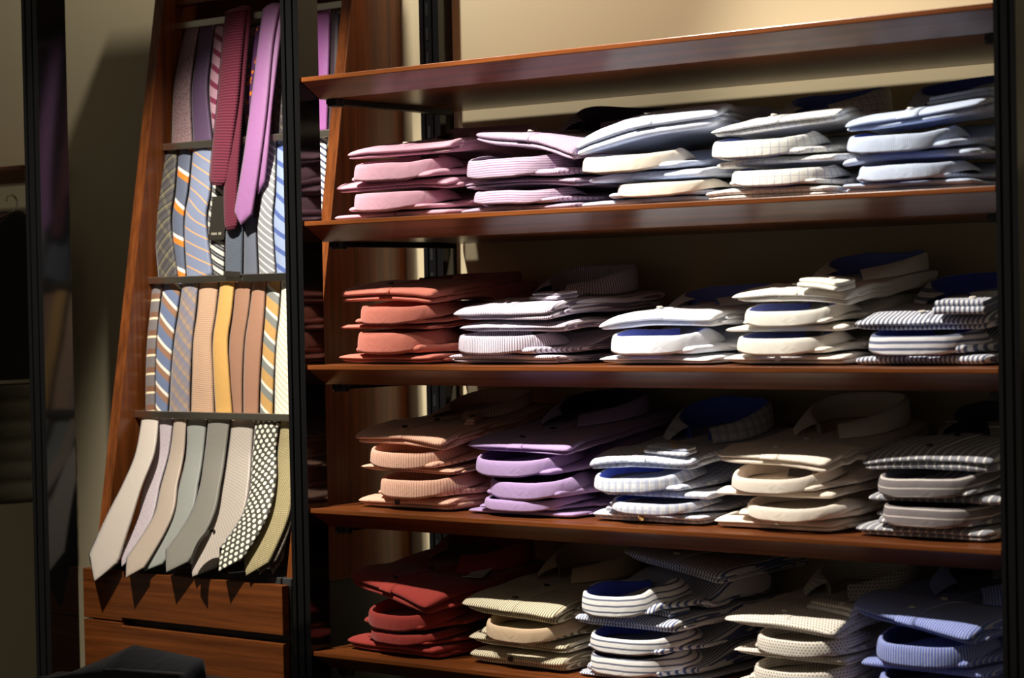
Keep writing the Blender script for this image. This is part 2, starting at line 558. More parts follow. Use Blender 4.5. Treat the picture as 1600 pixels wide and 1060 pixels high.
row2 = [
    ('dark grey and olive plaid tie, first on the left of the blue row', [(266, 234, 24), (260, 298, 25), (254, 350, 26), (263, 440, 32)], silk('silk_plaid', (84, 80, 80), stripes=[(35, .034, .007, (128, 122, 88, .45), 0), (-55, .030, .004, (150, 142, 98, .5), .01), (-55, .015, .005, (48, 46, 52, .6), 0)]), .014),
    ('slate tie with bold orange and white diagonal stripes', [(290, 230, 21), (284, 298, 19), (278, 350, 18), (284, 439, 13)], silk('silk_orangewhite', (96, 104, 124), stripes=[(58, .062, .012, (238, 132, 36), 0), (58, .062, .007, (245, 240, 230), .0505)]), .018),
    ('light slate blue tie with thin orange diagonal stripes', [(318, 227, 33), (312, 298, 34), (305, 350, 35), (312, 437, 42)], silk('silk_thinorange', (134, 144, 172), stripes=[(58, .024, .0028, (240, 176, 112), 0)]), .012),
    ('black and white striped tie half hidden behind the burgundy knit tie', [(346, 224, 22), (343, 298, 25), (338, 350, 28), (342, 436, 16)], silk('silk_blackwhite', (52, 54, 60), stripes=[(55, .018, .008, (232, 228, 214), 0), (55, .018, .002, (150, 150, 150), .006)]), .019),
    ('slate grey knitted tie below the tip of the burgundy one', [(370, 221, 23), (369, 298, 26), (366, 350, 28), (365, 435, 27)], fabric('knit_slate', (92, 100, 114), knit=(.0035, .35, .0012), wrinkle=.1), .014),
    ('plain dark slate tie below the tip of the long purple tie', [(396, 218, 27), (394, 298, 23), (391, 350, 19), (392, 434, 23)], silk('silk_slate', (104, 110, 124)), .019),
    ('silver grey tie with white diagonal pinstripes', [(421, 215, 21), (418, 298, 23), (414, 350, 24), (418, 432, 26)], silk('silk_silverpin', (150, 152, 156), stripes=[(50, .0125, .003, (240, 240, 238), 0)]), .012),
    ('sky blue tie with wide darker blue stripes beside the black post', [(445, 212, 25), (443, 298, 25), (439, 350, 25), (442, 431, 20)], silk('silk_skyblue', (164, 182, 216), stripes=[(55, .030, .009, (88, 110, 176), 0)]), .018),
]
row2 += [
    ('white tie with navy diagonal stripes to the right of the black post', [(501, 205, 21), (499, 298, 21), (495, 350, 21), (492, 429, 21)], silk('silk_navywhite', (60, 68, 104), stripes=[(50, .011, .0065, (245, 243, 235), 0)]), .018),
    ('white tie with thin dark stripes next to the right rack side', [(519, 203, 13), (516, 298, 12), (512, 350, 11), (508, 428, 10)], silk('silk_whitenavy', (244, 242, 234), stripes=[(52, .014, .002, (52, 58, 74), 0)]), .013),
]
row3 = [
    ('brown and grey tie with level white stripes, first of the brown row', [(246, 440, 15), (241, 490, 14), (237, 535, 15), (235, 590, 15), (235, 648, 15)], silk('silk_browngrey', (120, 112, 112), stripes=[(90, .0406, .012, (126, 88, 66), .012), (90, .0406, .005, (244, 226, 190), 0)]), .014),
    ('blue and brown tie with broad white diagonal stripes', [(270, 439, 30), (263, 490, 28), (257, 535, 27), (254, 590, 24), (252, 648, 20)], silk('silk_bluebrown', (112, 126, 158), stripes=[(52, .038, .018, (158, 118, 92), .012), (52, .038, .0065, (246, 240, 224), 0)]), .018),
    ('blue and tan plaid tie between a striped tie and a tan knit tie', [(298, 438, 25), (292, 490, 27), (286, 535, 29), (282, 590, 31), (280, 649, 33)], silk('silk_bluetan', (152, 138, 136), stripes=[(48, .024, .006, (196, 160, 112, .55), 0), (48, .024, .007, (128, 134, 160, .6), .010), (-42, .017, .004, (126, 126, 146, .5), 0)]), .012),
    ('tan knitted tie with fine level ribs', [(327, 437, 31), (322, 490, 30), (316, 535, 30), (316, 590, 34), (316, 651, 38)], fabric('knit_tan', (206, 168, 138), knit=(.004, .3, .0011), wrinkle=.08), .016),
    ('plain golden yellow tie in the brown row', [(356, 435, 23), (350, 490, 24), (344, 535, 24), (346, 590, 25), (350, 652, 27)], silk('silk_gold', (224, 174, 98)), .012),
    ('plain brown tie just right of the golden tie', [(382, 434, 26), (376, 490, 25), (370, 535, 24), (369, 590, 20), (372, 652, 14)], silk('silk_brown', (172, 128, 102)), .018),
    ('plain brown tie left of the gold, grey and white striped tie', [(406, 433, 20), (401, 490, 24), (396, 535, 27), (393, 590, 26), (392, 653, 24)], silk('silk_brown_warm', (178, 132, 106)), .013),
    ('tie striped in gold, grey and white, broad diagonal bands', [(428, 432, 22), (425, 490, 22), (421, 535, 21), (418, 590, 21), (416, 654, 21)], silk('silk_goldgrey', (214, 168, 100), stripes=[(52, .040, .015, (142, 144, 138), 0), (52, .040, .006, (248, 244, 230), .026)]), .018),
    ('off-white tie with fine pale stripes beside the black post, brown row', [(451, 431, 21), (448, 490, 22), (444, 535, 24), (442, 590, 25), (442, 655, 27)], silk('silk_offwhite', (248, 244, 226), stripes=[(48, .010, .0018, (206, 196, 150), 0)]), .012),
]
row3 += [
    ('cream tie glimpsed between the black post and the right rack side', [(498, 429, 19), (494, 490, 20), (491, 535, 21), (488, 590, 22), (486, 656, 23)], silk('silk_cream', (246, 240, 224)), .014),
]
for rows, g in ((row1, G[0]), (row2, G[1]), (row3, G[2])):
    for (lab, line, mat, off) in rows:
        hang_tie('necktie', lab, g, line, mat, off=off, bulge=.007)
# --- lowest row, hanging free over the felt tray
YTOP = rail_y(RAILS[3]) + .009


def ydrop(y1, st=0.0, ex=1.08):
    return lambda s: YTOP + st + (y1 - YTOP) * (max(0, s - .09) / .91) ** ex


row4 = [
    ('plain light grey tie, first on the left of the free-hanging grey row', [(235, 649, 25), (226, 709, 30), (206, 760, 32), (184, 815, 42), (148, 909, 54)], silk('silk_lightgrey', (196, 184, 172)), .052, .050),
    ('pale lavender grey tie, second from the left in the grey row', [(259, 650, 25), (252, 709, 23), (237, 760, 25), (225, 815, 24), (190, 886, 25)], silk('silk_lavender', (190, 178, 180), speck=((170, 156, 170), 300, .55)), .060, .032),
    ('shiny taupe tie with a crease near its tip', [(282, 650, 19), (276, 709, 23), (264, 760, 26), (251, 815, 31), (197, 903, 38)], silk('silk_taupe', (180, 164, 148), rough=.38), .052, .036),
    ('plain blue-grey tie in the middle of the grey row', [(308, 651, 32), (304, 709, 27), (294, 760, 30), (279, 815, 35), (225, 893, 42)], silk('silk_bluegrey', (150, 152, 146)), .064, .036),
    ('plain mid grey tie left of the silver ribbed tie', [(343, 652, 35), (336, 709, 33), (328, 760, 32), (311, 815, 40), (260, 895, 49)], silk('silk_midgrey', (132, 128, 118)), .062, .040),
    ('silver tie with a ribbed upper part and a folded black tag beside it', [(380, 654, 36), (374, 709, 38), (368, 760, 43), (354, 815, 48), (301, 902, 54)], silk('silk_silver', (196, 184, 172), stripes=[(55, .006, .0016, (150, 138, 128, .5), 0)], rough=.4), .050, .040),
    ('black tie with white polka dots', [(418, 655, 39), (412, 709, 36), (410, 760, 38), (394, 815, 42), (342, 893, 47)], silk('silk_polka', (70, 68, 58), dots=(.0155, .0105, .0043, (245, 240, 222))), .062, .042),
    ('olive gold woven tie right of the polka dot tie', [(448, 656, 19), (446, 709, 26), (443, 760, 27), (430, 815, 38), (385, 900, 52)], fabric('weave_gold', (138, 124, 88), dots=(.0042, .0036, .0013, (184, 172, 130)), knit=(.004, .1, .001), wrinkle=.08), .056, .040),
    ('dark grey flecked tie half behind the olive gold one', [(446, 660, 18), (446, 730, 22), (440, 820, 28), (406, 898, 32)], silk('silk_darkfleck', (112, 102, 88), speck=((84, 76, 66), 150, .55)), .070, .036),
    ('grey flecked tie largely hidden by the black post, last of its row', [(440, 662, 14), (442, 740, 16), (438, 830, 20), (426, 897, 24)], silk('silk_greyfleck', (126, 116, 100), speck=((92, 84, 74), 130, .55)), .082, .030),
]
for q4, (lab, line, mat, y1, tip) in enumerate(row4):
    o, pts, wid = hang_tie('necktie', lab, G[3], line, mat, tip=tip, yfun=ydrop((.050, .063)[q4 % 2] if q4 < 8 else (.068, .078)[q4 - 8], .006 * (q4 % 2) if q4 < 8 else (.013, .019)[q4 - 8], .7 if q4 == 0 else 1.05), th=.003)
    if lab.startswith('silver'):
        P = at(316, 862, .075)
        b = MB()
        ln = [at(299, 882, .044), at(303, 866, .050), at(310, 850, .055), at(319, 838, .058), at(327, 832, .057), at(332, 831, .053), at(334, 833, .050)]
        pl = tie_blade(ln, [.024, .024, .022, .020, .018, .014, .010], 0, th=.0006, n=30, M=3, roll=-.5)
        me = pl.mesh('folded_tag'); me.transform(Matrix.Translation(-o.location)); link('folded_tag', me, M_TAGBLACK, o)
# --- two ties thrown over the top rail, hanging in front of the others
rz = RAILS[0]; ry = rail_y(rz)


def over_tie(name, label, front, tail, mat, tip, round_end, th=.006):
    root_p = on_rails(front[0][0], front[0][1], -.012)
    root = empty(name, root_p); tag(root, label, 'tie', 'ties thrown over the top rail')
    for nm, line, off in (('blade', front, -.016), ('tail', tail, -.008)):
        pts = []; wid = []
        P0 = on_rails(line[0][0], line[0][1], off)
        w0 = line[0][2] / scale_at(P0)[0]; e_ = .012 if nm == 'blade' else .004
        pts = [np.array([P0[0], ry + .011, rz - .004]), np.array([P0[0], ry + .010, rz + .010]), np.array([P0[0], ry, rz + .0125 + e_ * .4]), np.array([P0[0], ry - .010 - e_ * .4, rz + .009])]; wid = [w0] * 4
        for i, (px, py, w) in enumerate(line):
            P = on_rails(px, py, off - .006 * math.sin(math.pi * i / (len(line) - 1))); pts.append(P); wid.append(w / scale_at(P)[0])
        mb = tie_blade(pts, wid, tip, th=th, n=56, round_end=round_end)
        me = mb.mesh(nm); me.transform(Matrix.Translation(-Vector(root_p)))
        link(nm, me, mat, root, smooth=True)
    return root


M_BURG = fabric('knit_burgundy', (114, 42, 62), knit=(.0062, .4, .0022), wrinkle=.08, stripes=[(90, .0062, .0022, (84, 24, 42, .8), 0)])
over_tie('knit_necktie', 'burgundy ribbed knit tie with square ends hung over the top rail', [(368, 22, 33), (361, 90, 34), (355, 160, 34), (346, 235, 32), (340, 290, 29)],
         [(380, 20, 26), (372, 120, 24), (365, 220, 22), (360, 300, 22), (361, 360, 22)], M_BURG, 0, True)
over_tie('silk_necktie', 'long plain purple tie with pointed end hung over the top rail', [(424, 12, 27), (415, 70, 25), (404, 170, 28), (392, 260, 29), (377, 352, 30)],
         [(436, 14, 16), (428, 90, 14), (418, 170, 15), (411, 240, 17), (404, 303, 17)], silk('silk_orchid', (166, 112, 166)), .026, False)
# black hang tags in the blue row
bw = [o for o in COL.objects if o.get('label', '').startswith('black and white striped tie')][0]
P = on_rails(325, 376, .001); s_ = scale_at(P)
tag_card(bw, P, 24 / s_[0], 70 / s_[1], M_TAGBLACK, text='MAN  AR', tsize=.0075, rot=(-math.atan(.171), 0, 0))
ks = [o for o in COL.objects if o.get('label', '').startswith('slate grey knitted tie')][0]
P = on_rails(349, 432, -.011); s_ = scale_at(P)
tag_card(ks, P, 25 / s_[0], 9 / s_[1], M_TAGBLACK, rot=(-math.atan(.171), .08, 0))
ds = [o for o in COL.objects if o.get('label', '').startswith('plain dark slate tie')][0]
P = on_rails(396, 341, .002); s_ = scale_at(P)
tag_card(ds, P, 8 / s_[0], 70 / s_[1], M_TAGBLACK, rot=(-math.atan(.171), 0, 0))
P = on_rails(380, 441, -.010); s_ = scale_at(P)
pv = [o for o in COL.objects if o.get('label', '').startswith('silver grey tie')][0]
tag_card(pv, P, 72 / s_[0], 12 / s_[1], M_TAGBLACK)

# ------------------------------------------------------------------ shirts


def sheet(mb, x0, x1, y0, y1, zb, zt, seed, nu=34, nv=26, p=26, uvo=0.0, wob=.003, neck=None):
    """closed cloth slab with rounded edges; zb, zt: heights or functions of (x, y)"""
    nz = Noise2(seed, 6, 12, 60)
    s = np.sin(np.linspace(-1, 1, nu) * math.pi / 2); t = np.sin(np.linspace(-1, 1, nv) * math.pi / 2)
    A, B = np.meshgrid(s, t)
    cxx, hw = (x0 + x1) / 2, (x1 - x0) / 2; cyy, hd = (y0 + y1) / 2, (y1 - y0) / 2
    X = cxx + hw * A * (1 - .05 * np.abs(B) ** 14); Y = cyy + hd * B * (1 - .03 * np.abs(A) ** 14)
    if neck:
        q_ = np.clip((Y - y0) / .10, 0, 1); X = cxx + (X - cxx) * (neck + (1 - neck) * q_ * q_ * (3 - 2 * q_))
    X = X + wob * nz(Y * 1.0 + seed, X * .2) * np.abs(A) ** 3
    Y = Y + wob * .8 * nz(X * 1.0, Y * .2 + 3.1) * np.abs(B) ** 3
    zb_ = zb(X, Y) if callable(zb) else np.full_like(X, zb); zt_ = zt(X, Y) if callable(zt) else np.full_like(X, zt)
    e = np.sqrt(np.clip(1 - np.abs(A) ** p, 0, 1)) * np.sqrt(np.clip(1 - np.abs(B) ** (p + 5), 0, 1))
    zc = (zb_ + zt_) / 2; hh = (zt_ - zb_) / 2 * e
    idx_t = np.arange(nu * nv).reshape(nv, nu)
    V = [np.stack([X, Y, zc + hh], -1).reshape(-1, 3)]
    inner = np.zeros((nv, nu), bool); inner[1:-1, 1:-1] = True
    idx_b = idx_t.copy(); idx_b[inner] = nu * nv + np.arange(inner.sum())
    V.append(np.stack([X, Y, zc - hh], -1)[inner])
    V = np.concatenate(V)
    # uv runs on over the folded front edge
    UV = np.concatenate([np.stack([X + uvo, Y], -1).reshape(-1, 2), np.stack([X + uvo, 2 * y0 - Y], -1)[inner]])
    Fs = []
    for i in range(nv - 1):
        for j in range(nu - 1):
            Fs.append((idx_t[i, j], idx_t[i, j + 1], idx_t[i + 1, j + 1], idx_t[i + 1, j]))
            Fs.append((idx_b[i, j], idx_b[i + 1, j], idx_b[i + 1, j + 1], idx_b[i, j + 1]))
    mb.add(V, Fs, UV)


COL_CTRL = [(0, 0), (.040, .003), (.072, .018), (.087, .046), (.084, .080), (.062, .118), (.022, .150)]
COL_H = [.64, .65, .70, .80, .90, .70, .44]
COL_O = [.004, .004, .005, .009, .018, .030, .036]
COL_B = [-.004, -.003, .002, .008, .011, .007, .004]


def collar_meshes(h, sx=1.0, seed=0, stand=.012, swap=False, low=True, nf=.74):
    """fold-over collar standing on z = 0, its back at y = 0 towards -y; returns (leaf mesh builder, lining mesh builder)"""
    half = catmull([(a * sx, c, hh * h, o, lo) for (a, c), hh, o, lo in zip(COL_CTRL, [1 - (1 - q) * (1 - nf) / .36 for q in COL_H] if low else [1, 1, .98, .92, .8, .62, .45], COL_O, COL_B if low else [0] * 7)], 30)
    pts = [np.array([-q[0], q[1], q[2], q[3], q[4]]) for q in half[::-1]] + half[1:]
    P = np.array(pts); n = len(P)
    T = np.gradient(P[:, :2], axis=0); T /= np.linalg.norm(T, axis=1)[:, None] + 1e-9
    N = np.stack([T[:, 1], -T[:, 0]], 1)      # outward
    ds = np.concatenate([[0], np.cumsum(np.linalg.norm(np.diff(P[:, :2], axis=0), axis=1))]); ds -= ds[-1] / 2
    nz = Noise2(seed + 77, 5, 10, 40)
    wob = .0018 * nz(ds, ds * 0 + seed)

    def prof(lst):
        V = []; UV = []
        for (on, oo, zf, zo) in lst:
            xy = P[:, :2] + N * (on * P[:, 3] + oo + wob * (1 if on else .3))[:, None]
            z = P[:, 4] + (P[:, 2] - P[:, 4]) * zf + zo
            V.append(np.concatenate([xy, z[:, None]], 1))
            UV.append(np.stack([ds if not swap else z * 1.0, z if not swap else ds], 1))
        V = np.array(V); UV = np.array(UV); k = len(lst)
        Fs = []
        for i in range(k - 1):
            for j in range(n - 1):
                Fs.append((i * n + j, i * n + j + 1, (i + 1) * n + j + 1, (i + 1) * n + j))
        return V.reshape(-1, 3), Fs, UV.reshape(-1, 2)
    leaf = MB(); V, Fs, UV = prof([(.85, -.0004, .06, .001), (1, .0012, .05, .0005), (.98, .0016, .2, 0), (.8, .0022, .45, 0), (.5, .003, .72, 0), (.2, .003, .92, 0), (.05, .0022, .985, 0), (0, .0008, 1, .0003), (0, -.0008, .995, 0)])
    leaf.add(V, Fs, UV)
    lining = MB(); V, Fs, UV = prof([(0, -.0008, .995, 0), (0, -.0022, .97, 0), (0, -.003, .85, 0), (0, -.0042, .5, 0), (0, -.005, .0, .001)])
    lining.add(V, Fs, UV)
    return leaf, lining


def button_mb(r=.0056, h=.0026):
    b = MB(); k = 16; V = []
    for (rr, z) in ((r, 0), (r, h * .7), (r * .86, h), (r * .62, h * .72), (0.0005, h * .7)):
        for j in range(k):
            V.append((rr * math.cos(6.2832 * j / k), rr * math.sin(6.2832 * j / k), z))
    Fs = [tuple(range(k))[::-1]] + [(i * k + j, i * k + (j + 1) % k, (i + 1) * k + (j + 1) % k, (i + 1) * k + j) for i in range(4) for j in range(k)] + [tuple(range(4 * k, 5 * k))]
    b.add(V, Fs)
    return b


BUTTON_ME = button_mb().mesh('button')
BUTTON_ME.polygons.foreach_set('use_smooth', [False] * len(BUTTON_ME.polygons))
BTN = {}
for kx, mm in (('d', M_BTN_D), ('l', M_BTN_L), ('t', M_BTN_T)):
    c = BUTTON_ME.copy(); c.materials.append(mm); BTN[kx] = c
ORD = ['topmost', 'second from the top', 'third from the top', 'fourth from the top', 'fifth from the top', 'sixth from the top']


def make_shirt(kind, Xc, y0, z, W, dz, mat, lining, label, group, seed, depth=.325, ty=0.0, tx=0.0, droop=(0, 0), rz=0.0,
               top=False, btn='l', cmat=None, cuff=None, ctag=None, cswap=False, cx=0.0, csx=1.0, pxo=0.0, sag=0.0, buttons=(.03, .115), back_collar=True, cuff_under=True, wr=.0022, puff=0.0, collar_h=.05, hf=None, taper=None, lim=(-9, 9), fbtn=False, stiff=None, nf=.74):
    stiff = stiff or (6 if kind == 'H' else 4)
    root = empty('dress_shirt', (Xc, y0, z), rz); tag(root, label, 'shirt', group)
    hw = W / 2; r = np.random.RandomState(seed); nz = Noise2(seed, 9, 10, 70); nz2 = Noise2(seed + 500, 5, 9, 26)

    def shape(V):
        V = V.copy(); x, y = V[:, 0].copy(), V[:, 1].copy()
        f = np.exp(-np.clip(y, 0, None) / .12)
        V[:, 2] += ty * np.clip(y, 0, None) + tx * x
        V[:, 2] -= f * (droop[0] * np.clip(-x / hw, 0, 1.15) ** 1.8 + droop[1] * np.clip(x / hw, 0, 1.15) ** 1.8)
        cz = np.clip(V[:, 2] / .01, 0, 1)
        V[:, 2] += wr * nz(x, y) * cz + .0028 * np.clip(1 - np.abs(nz2(x, y)) * 3.2, 0, 1) ** 1.5 * cz * np.clip((y + .002) / .03, .25, 1)
        V[:, 2] -= sag * np.exp(-(np.clip(y, 0, None) / .03))
        V[:, 2] += puff * np.exp(-((y - .12) / .1) ** 2) * np.clip(1 - (x / hw) ** 2, 0, 1)
        return V

    cr_, sr_ = math.cos(rz), math.sin(rz)

    def to_world(V):
        return np.stack([Xc + cr_ * V[:, 0] - sr_ * V[:, 1], y0 + sr_ * V[:, 0] + cr_ * V[:, 1], z + V[:, 2]], 1)

    def squash(V):
        X = to_world(V)[:, 0]; q = .014; N = X.copy()
        a = X > lim[1] - q; N[a] = lim[1] - q * np.exp(-(X[a] - lim[1] + q) / q)
        a = X < lim[0] + q; N[a] = lim[0] + q * np.exp(-(lim[0] + q - X[a]) / q)
        d = N - X; V[:, 0] += cr_ * d; V[:, 1] -= sr_ * d
        return V
    GX, GY = hf.grid()
    lx = cr_ * (GX - Xc) + sr_ * (GY - y0); ly = -sr_ * (GX - Xc) + cr_ * (GY - y0)
    bot = shape(np.stack([lx.ravel(), ly.ravel(), np.zeros(lx.size)], 1))[:, 2].reshape(lx.shape) + z
    inside = (np.abs(lx) < hw + .012) & (ly > -.006) & (ly < depth + .006)
    lift = np.where(inside, np.maximum(0, hf.h + .0022 - bot), 0)
    if kind == 'H':           # a folded shirt is stiff across its width
        lift = np.maximum(lift, .92 * lift.max(axis=1, keepdims=True))
    lift = hf.blur(hf.mx(lift, stiff), stiff)

    def deform(V):
        V = shape(V); Wd = to_world(V); V[:, 2] += hf.sample(lift, Wd[:, 0], Wd[:, 1])
        return squash(V)

    def put(name, mb, dfm, mats, parent, count=True):
        me = mb.mesh(name, dfm)
        if count:
            n_ = len(me.vertices); a_ = np.zeros(n_ * 3); me.vertices.foreach_get('co', a_); DONE.append(to_world(a_.reshape(-1, 3)))
        return link(name, me, mats, parent, smooth=True)
    DONE = []
    uvo = r.uniform(0, .05)
    body = MB()
    if kind == 'H':
        t = dz * .96

        tl, tr_ = taper if taper else (r.uniform(.0, .5), r.uniform(.05, .4))
        fr = r.uniform(.62, .8) if dz > .017 else 1.0

        def lf(x, y):
            return np.clip((-x / hw - .5) / .5, 0, 1) ** 1.6 * np.exp(-np.clip(y, 0, None) / .10)

        def ff(y):
            q = np.clip(y / .055, 0, 1); return fr + (1 - fr) * q * (2 - q)

        def ztop(x, y): return t * ff(y) * (1 - tr_ * lf(x, y)) + 0 * x
        sp = r.uniform(.40, .52)
        if t > .013:
            sheet(body, -hw + .007, hw - .006, r.uniform(.003, .009), depth, lambda x, y: t * tl * .9 * lf(x, y), lambda x, y: ztop(x, y) * sp + t * tl * .4 * lf(x, y), seed + 3, uvo=uvo, nu=34, nv=24)
            sheet(body, -hw + .003, hw - .004, 0, depth, lambda x, y: ztop(x, y) * (sp - .03) + t * tl * .4 * lf(x, y), ztop, seed, uvo=uvo, nu=44, nv=34)
        else:
            sheet(body, -hw + .004, hw - .004, 0, depth, .0, ztop, seed, uvo=uvo, nu=40, nv=30)
    else:
        t0 = min(.013, dz * .3)

        def ztop(x, y):
            q = np.clip((y - .09) / .14, 0, 1); q = q * q * (3 - 2 * q)
            return t0 + (dz * .95 - t0) * q
        sheet(body, -hw + .006, hw - .006, .004, depth, 0, ztop, seed, uvo=uvo, nu=40, nv=34, neck=.74)
    put('body', body, deform, mat, root)
    # sleeves folded in along both sides: thin layers that show at the edges
    tt = dz if kind == 'H' else dz * .6
    for sgn in (-1, 1):
        s = MB()
        lo = tt * r.uniform(.08, .2); th = min(.008, tt * .36)
        xa = sgn * (hw - .075); xb = sgn * (hw + r.uniform(-.002, .005))
        ya = r.uniform(.022, .045) + (.045 if kind == 'C' else 0); yb = depth - r.uniform(.03, .06)
        x0_, x1_ = min(xa, xb), max(xa, xb)
        sheet(s, x0_, x1_, ya, yb, lo, lo + th, seed + 5 + sgn, nu=14, nv=26, uvo=uvo + .013, wob=.004)
        if kind == 'H' and tt > .016:
            lo2 = lo + th * .95; th2 = min(.007, tt * .28)
            xb2 = sgn * (hw + r.uniform(-.006, .001)); x0_, x1_ = min(xa, xb2), max(xa, xb2)
            sheet(s, x0_, x1_, ya + r.uniform(.004, .03), yb - .02, lo2, lo2 + th2, seed + 9 + sgn, nu=14, nv=26, uvo=uvo + .02, wob=.004)
        put('folded_sleeve', s, deform, mat, root)
    if kind == 'H':
        # button band down the middle, wrapping over the front fold
        pl = MB(); rows = []
        cyy, hd = depth / 2, depth / 2
        bs = [(-.9885, -1), (-.996, -1), (-1.0, 0)] + [(v_, 1) for v_ in (-.9985, -.996, -.990, -.98, -.96, -.93)] + [(v_, 1) for v_ in np.linspace(-.88, .62, 14)]
        for (bb, sg) in bs:
            e = math.sqrt(max(0, 1 - abs(bb) ** 14)); y = cyy + hd * bb; tq = float(t * ff(np.array(max(y, 0.0)))); lo_q = tq * (sp - .03) if t > .013 else 0.0; mid = (tq + lo_q) / 2; rows.append((y - .0014 * (1 - e), mid + sg * ((tq - lo_q) / 2 * e) + .0016 * (sg * e)))
        V = []; UV = []; nx = 5
        for (y, zz) in rows:
            for i in range(nx):
                xx = pxo + -.017 + .034 * i / (nx - 1); V.append((xx, y, zz)); UV.append((xx + uvo, y))
        for (y, zz) in rows:
            for xx in (pxo - .0172, pxo + .0172):
                V.append((xx, y + .001, zz - .0035)); UV.append((xx + uvo, y))
        k = len(rows); base = k * nx; Fs = []
        for i in range(k - 1):
            for j in range(nx - 1): Fs.append((i * nx + j, i * nx + j + 1, (i + 1) * nx + j + 1, (i + 1) * nx + j))
            Fs.append((i * nx, (i + 1) * nx, base + 2 * (i + 1), base + 2 * i))
            Fs.append((i * nx + nx - 1, base + 2 * i + 1, base + 2 * (i + 1) + 1, (i + 1) * nx + nx - 1))
        pl.add(V, Fs, UV)
        put('button_band', pl, deform, mat, root)
        if fbtn:
            bo = bpy.data.objects.new('button', BTN[btn]); COL.objects.link(bo); bo.parent = root; bo.location = (pxo - .006, -.0012, t * .6); bo.rotation_euler = (math.pi / 2, 0, .3)
        for yb in (buttons if top else ()):
            p = deform(np.array([[pxo - .006, yb, float(t * ff(np.array(yb))) + .0020]]))[0]
            bo = bpy.data.objects.new('button', BTN[btn]); COL.objects.link(bo); bo.parent = root; bo.location = p; bo.rotation_euler = (math.atan(ty), -math.atan(tx), r.uniform(0, 3))
    if kind == 'C' or (top and back_collar):
        hh = dz * .97 if kind == 'C' else collar_h
        csx = csx * min(1.0, W / .262)
        leaf, lin_ = collar_meshes(hh, csx, seed, swap=cswap, low=kind == 'C', nf=nf)
        if kind == 'C':
            M4 = Matrix.Translation((cx, -.009, 0)) @ Matrix.Rotation(r.uniform(-.06, .06), 4, 'Z')
        else:
            M4 = Matrix.Translation((cx * .3, depth - .004, t)) @ Matrix.Rotation(math.pi + r.uniform(-.08, .08), 4, 'Z')

        def dfc(V):
            Q = np.array([tuple(M4 @ Vector(v)) for v in V])
            zz = Q[:, 2].copy(); x, y = Q[:, 0], Q[:, 1]
            if kind == 'C':
                rise = np.clip((y - .05) / .1, 0, 1) * (ztop(x, y) - 0)
                Wd = to_world(Q); Q[:, 2] = zz + rise * .55 + tx * x + ty * y + hf.sample(lift, Wd[:, 0], np.maximum(Wd[:, 1], y0 + .004))
            else:
                return deform(Q)
            return squash(Q)
        co = put('collar', leaf, dfc, cmat or mat, root)
        put('collar_lining', lin_, dfc, lining or cmat or mat, co)
        if ctag == 'label':
            b = MB(); b.box(-.022, .022, .0, .0008, 0, .014)
            lt = link('neck_label', b.mesh('neck_label'), M_TAGBLACK, co, deform(np.array([[cx + .022, .058, dz * .36]]))[0], rot=(-.45, 0, 0))
    if cuff:
        (xa, ya, L, Wd, th, rot) = cuff
        s = MB(); sheet(s, -L / 2, L / 2, -Wd / 2, Wd / 2, 0, th, seed + 31, nu=20, nv=14, uvo=uvo, wob=.001)
        sheet(s, -L / 2 + .003, L / 2 - .002, -Wd / 2 + .004, Wd / 2, th * .98, th * 1.8, seed + 37, nu=20, nv=14, uvo=uvo + .01, wob=.001)
        R = Matrix.Translation((xa, ya, t + .0005)) @ Matrix.Rotation(rot, 4, 'Z')
        co = put('cuff', s, lambda V: deform(np.array([tuple(R @ Vector(v)) for v in V])), mat, root)
        p = deform(np.array([tuple(R @ Vector((L * .12, 0, th * 1.8)))]))[0]
        bo = bpy.data.objects.new('button', BTN[btn]); COL.objects.link(bo); bo.parent = co; bo.location = p; bo.rotation_euler = (math.atan(ty), 0, 0)
    if ctag in ('black', 'white', 'taupe'):
        L, Wd, xa, ya, rot = {'black': (.06, .022, .02, .19, .5), 'white': (.085, .036, .075, .17, -1.15), 'taupe': (.10, .016, .085, .15, -.7)}[ctag]
        b = MB(); V = [(-L / 2 + L * i / 8, -Wd / 2 + Wd * j, .0) for i in range(9) for j in (0, 1)]
        V += [(v[0], v[1], .001) for v in V]; n = 18
        Fs = [(2 * i, 2 * i + 1, 2 * i + 3, 2 * i + 2) for i in range(8)] + [(n + 2 * i, n + 2 * i + 2, n + 2 * i + 3, n + 2 * i + 1) for i in range(8)]
        Fs += [(2 * i, 2 * i + 2, n + 2 * i + 2, n + 2 * i) for i in range(8)] + [(2 * i + 1, n + 2 * i + 1, n + 2 * i + 3, 2 * i + 3) for i in range(8)] + [(0, n, n + 1, 1), (16, 17, n + 17, n + 16)]
        b.add(V, Fs)
        R = Matrix.Translation((xa, ya, t + .006)) @ Matrix.Rotation(rot, 4, 'Z') @ Matrix.Rotation(.12, 4, 'X')
        link('hang_tag', b.mesh('hang_tag', lambda V: deform(np.array([tuple(R @ Vector(v)) for v in V]))), {'black': M_TAGBLACK, 'white': M_TAGWHITE, 'taupe': M_TAGTAUPE}[ctag], root)
    hf.splat(np.concatenate(DONE))
    return root


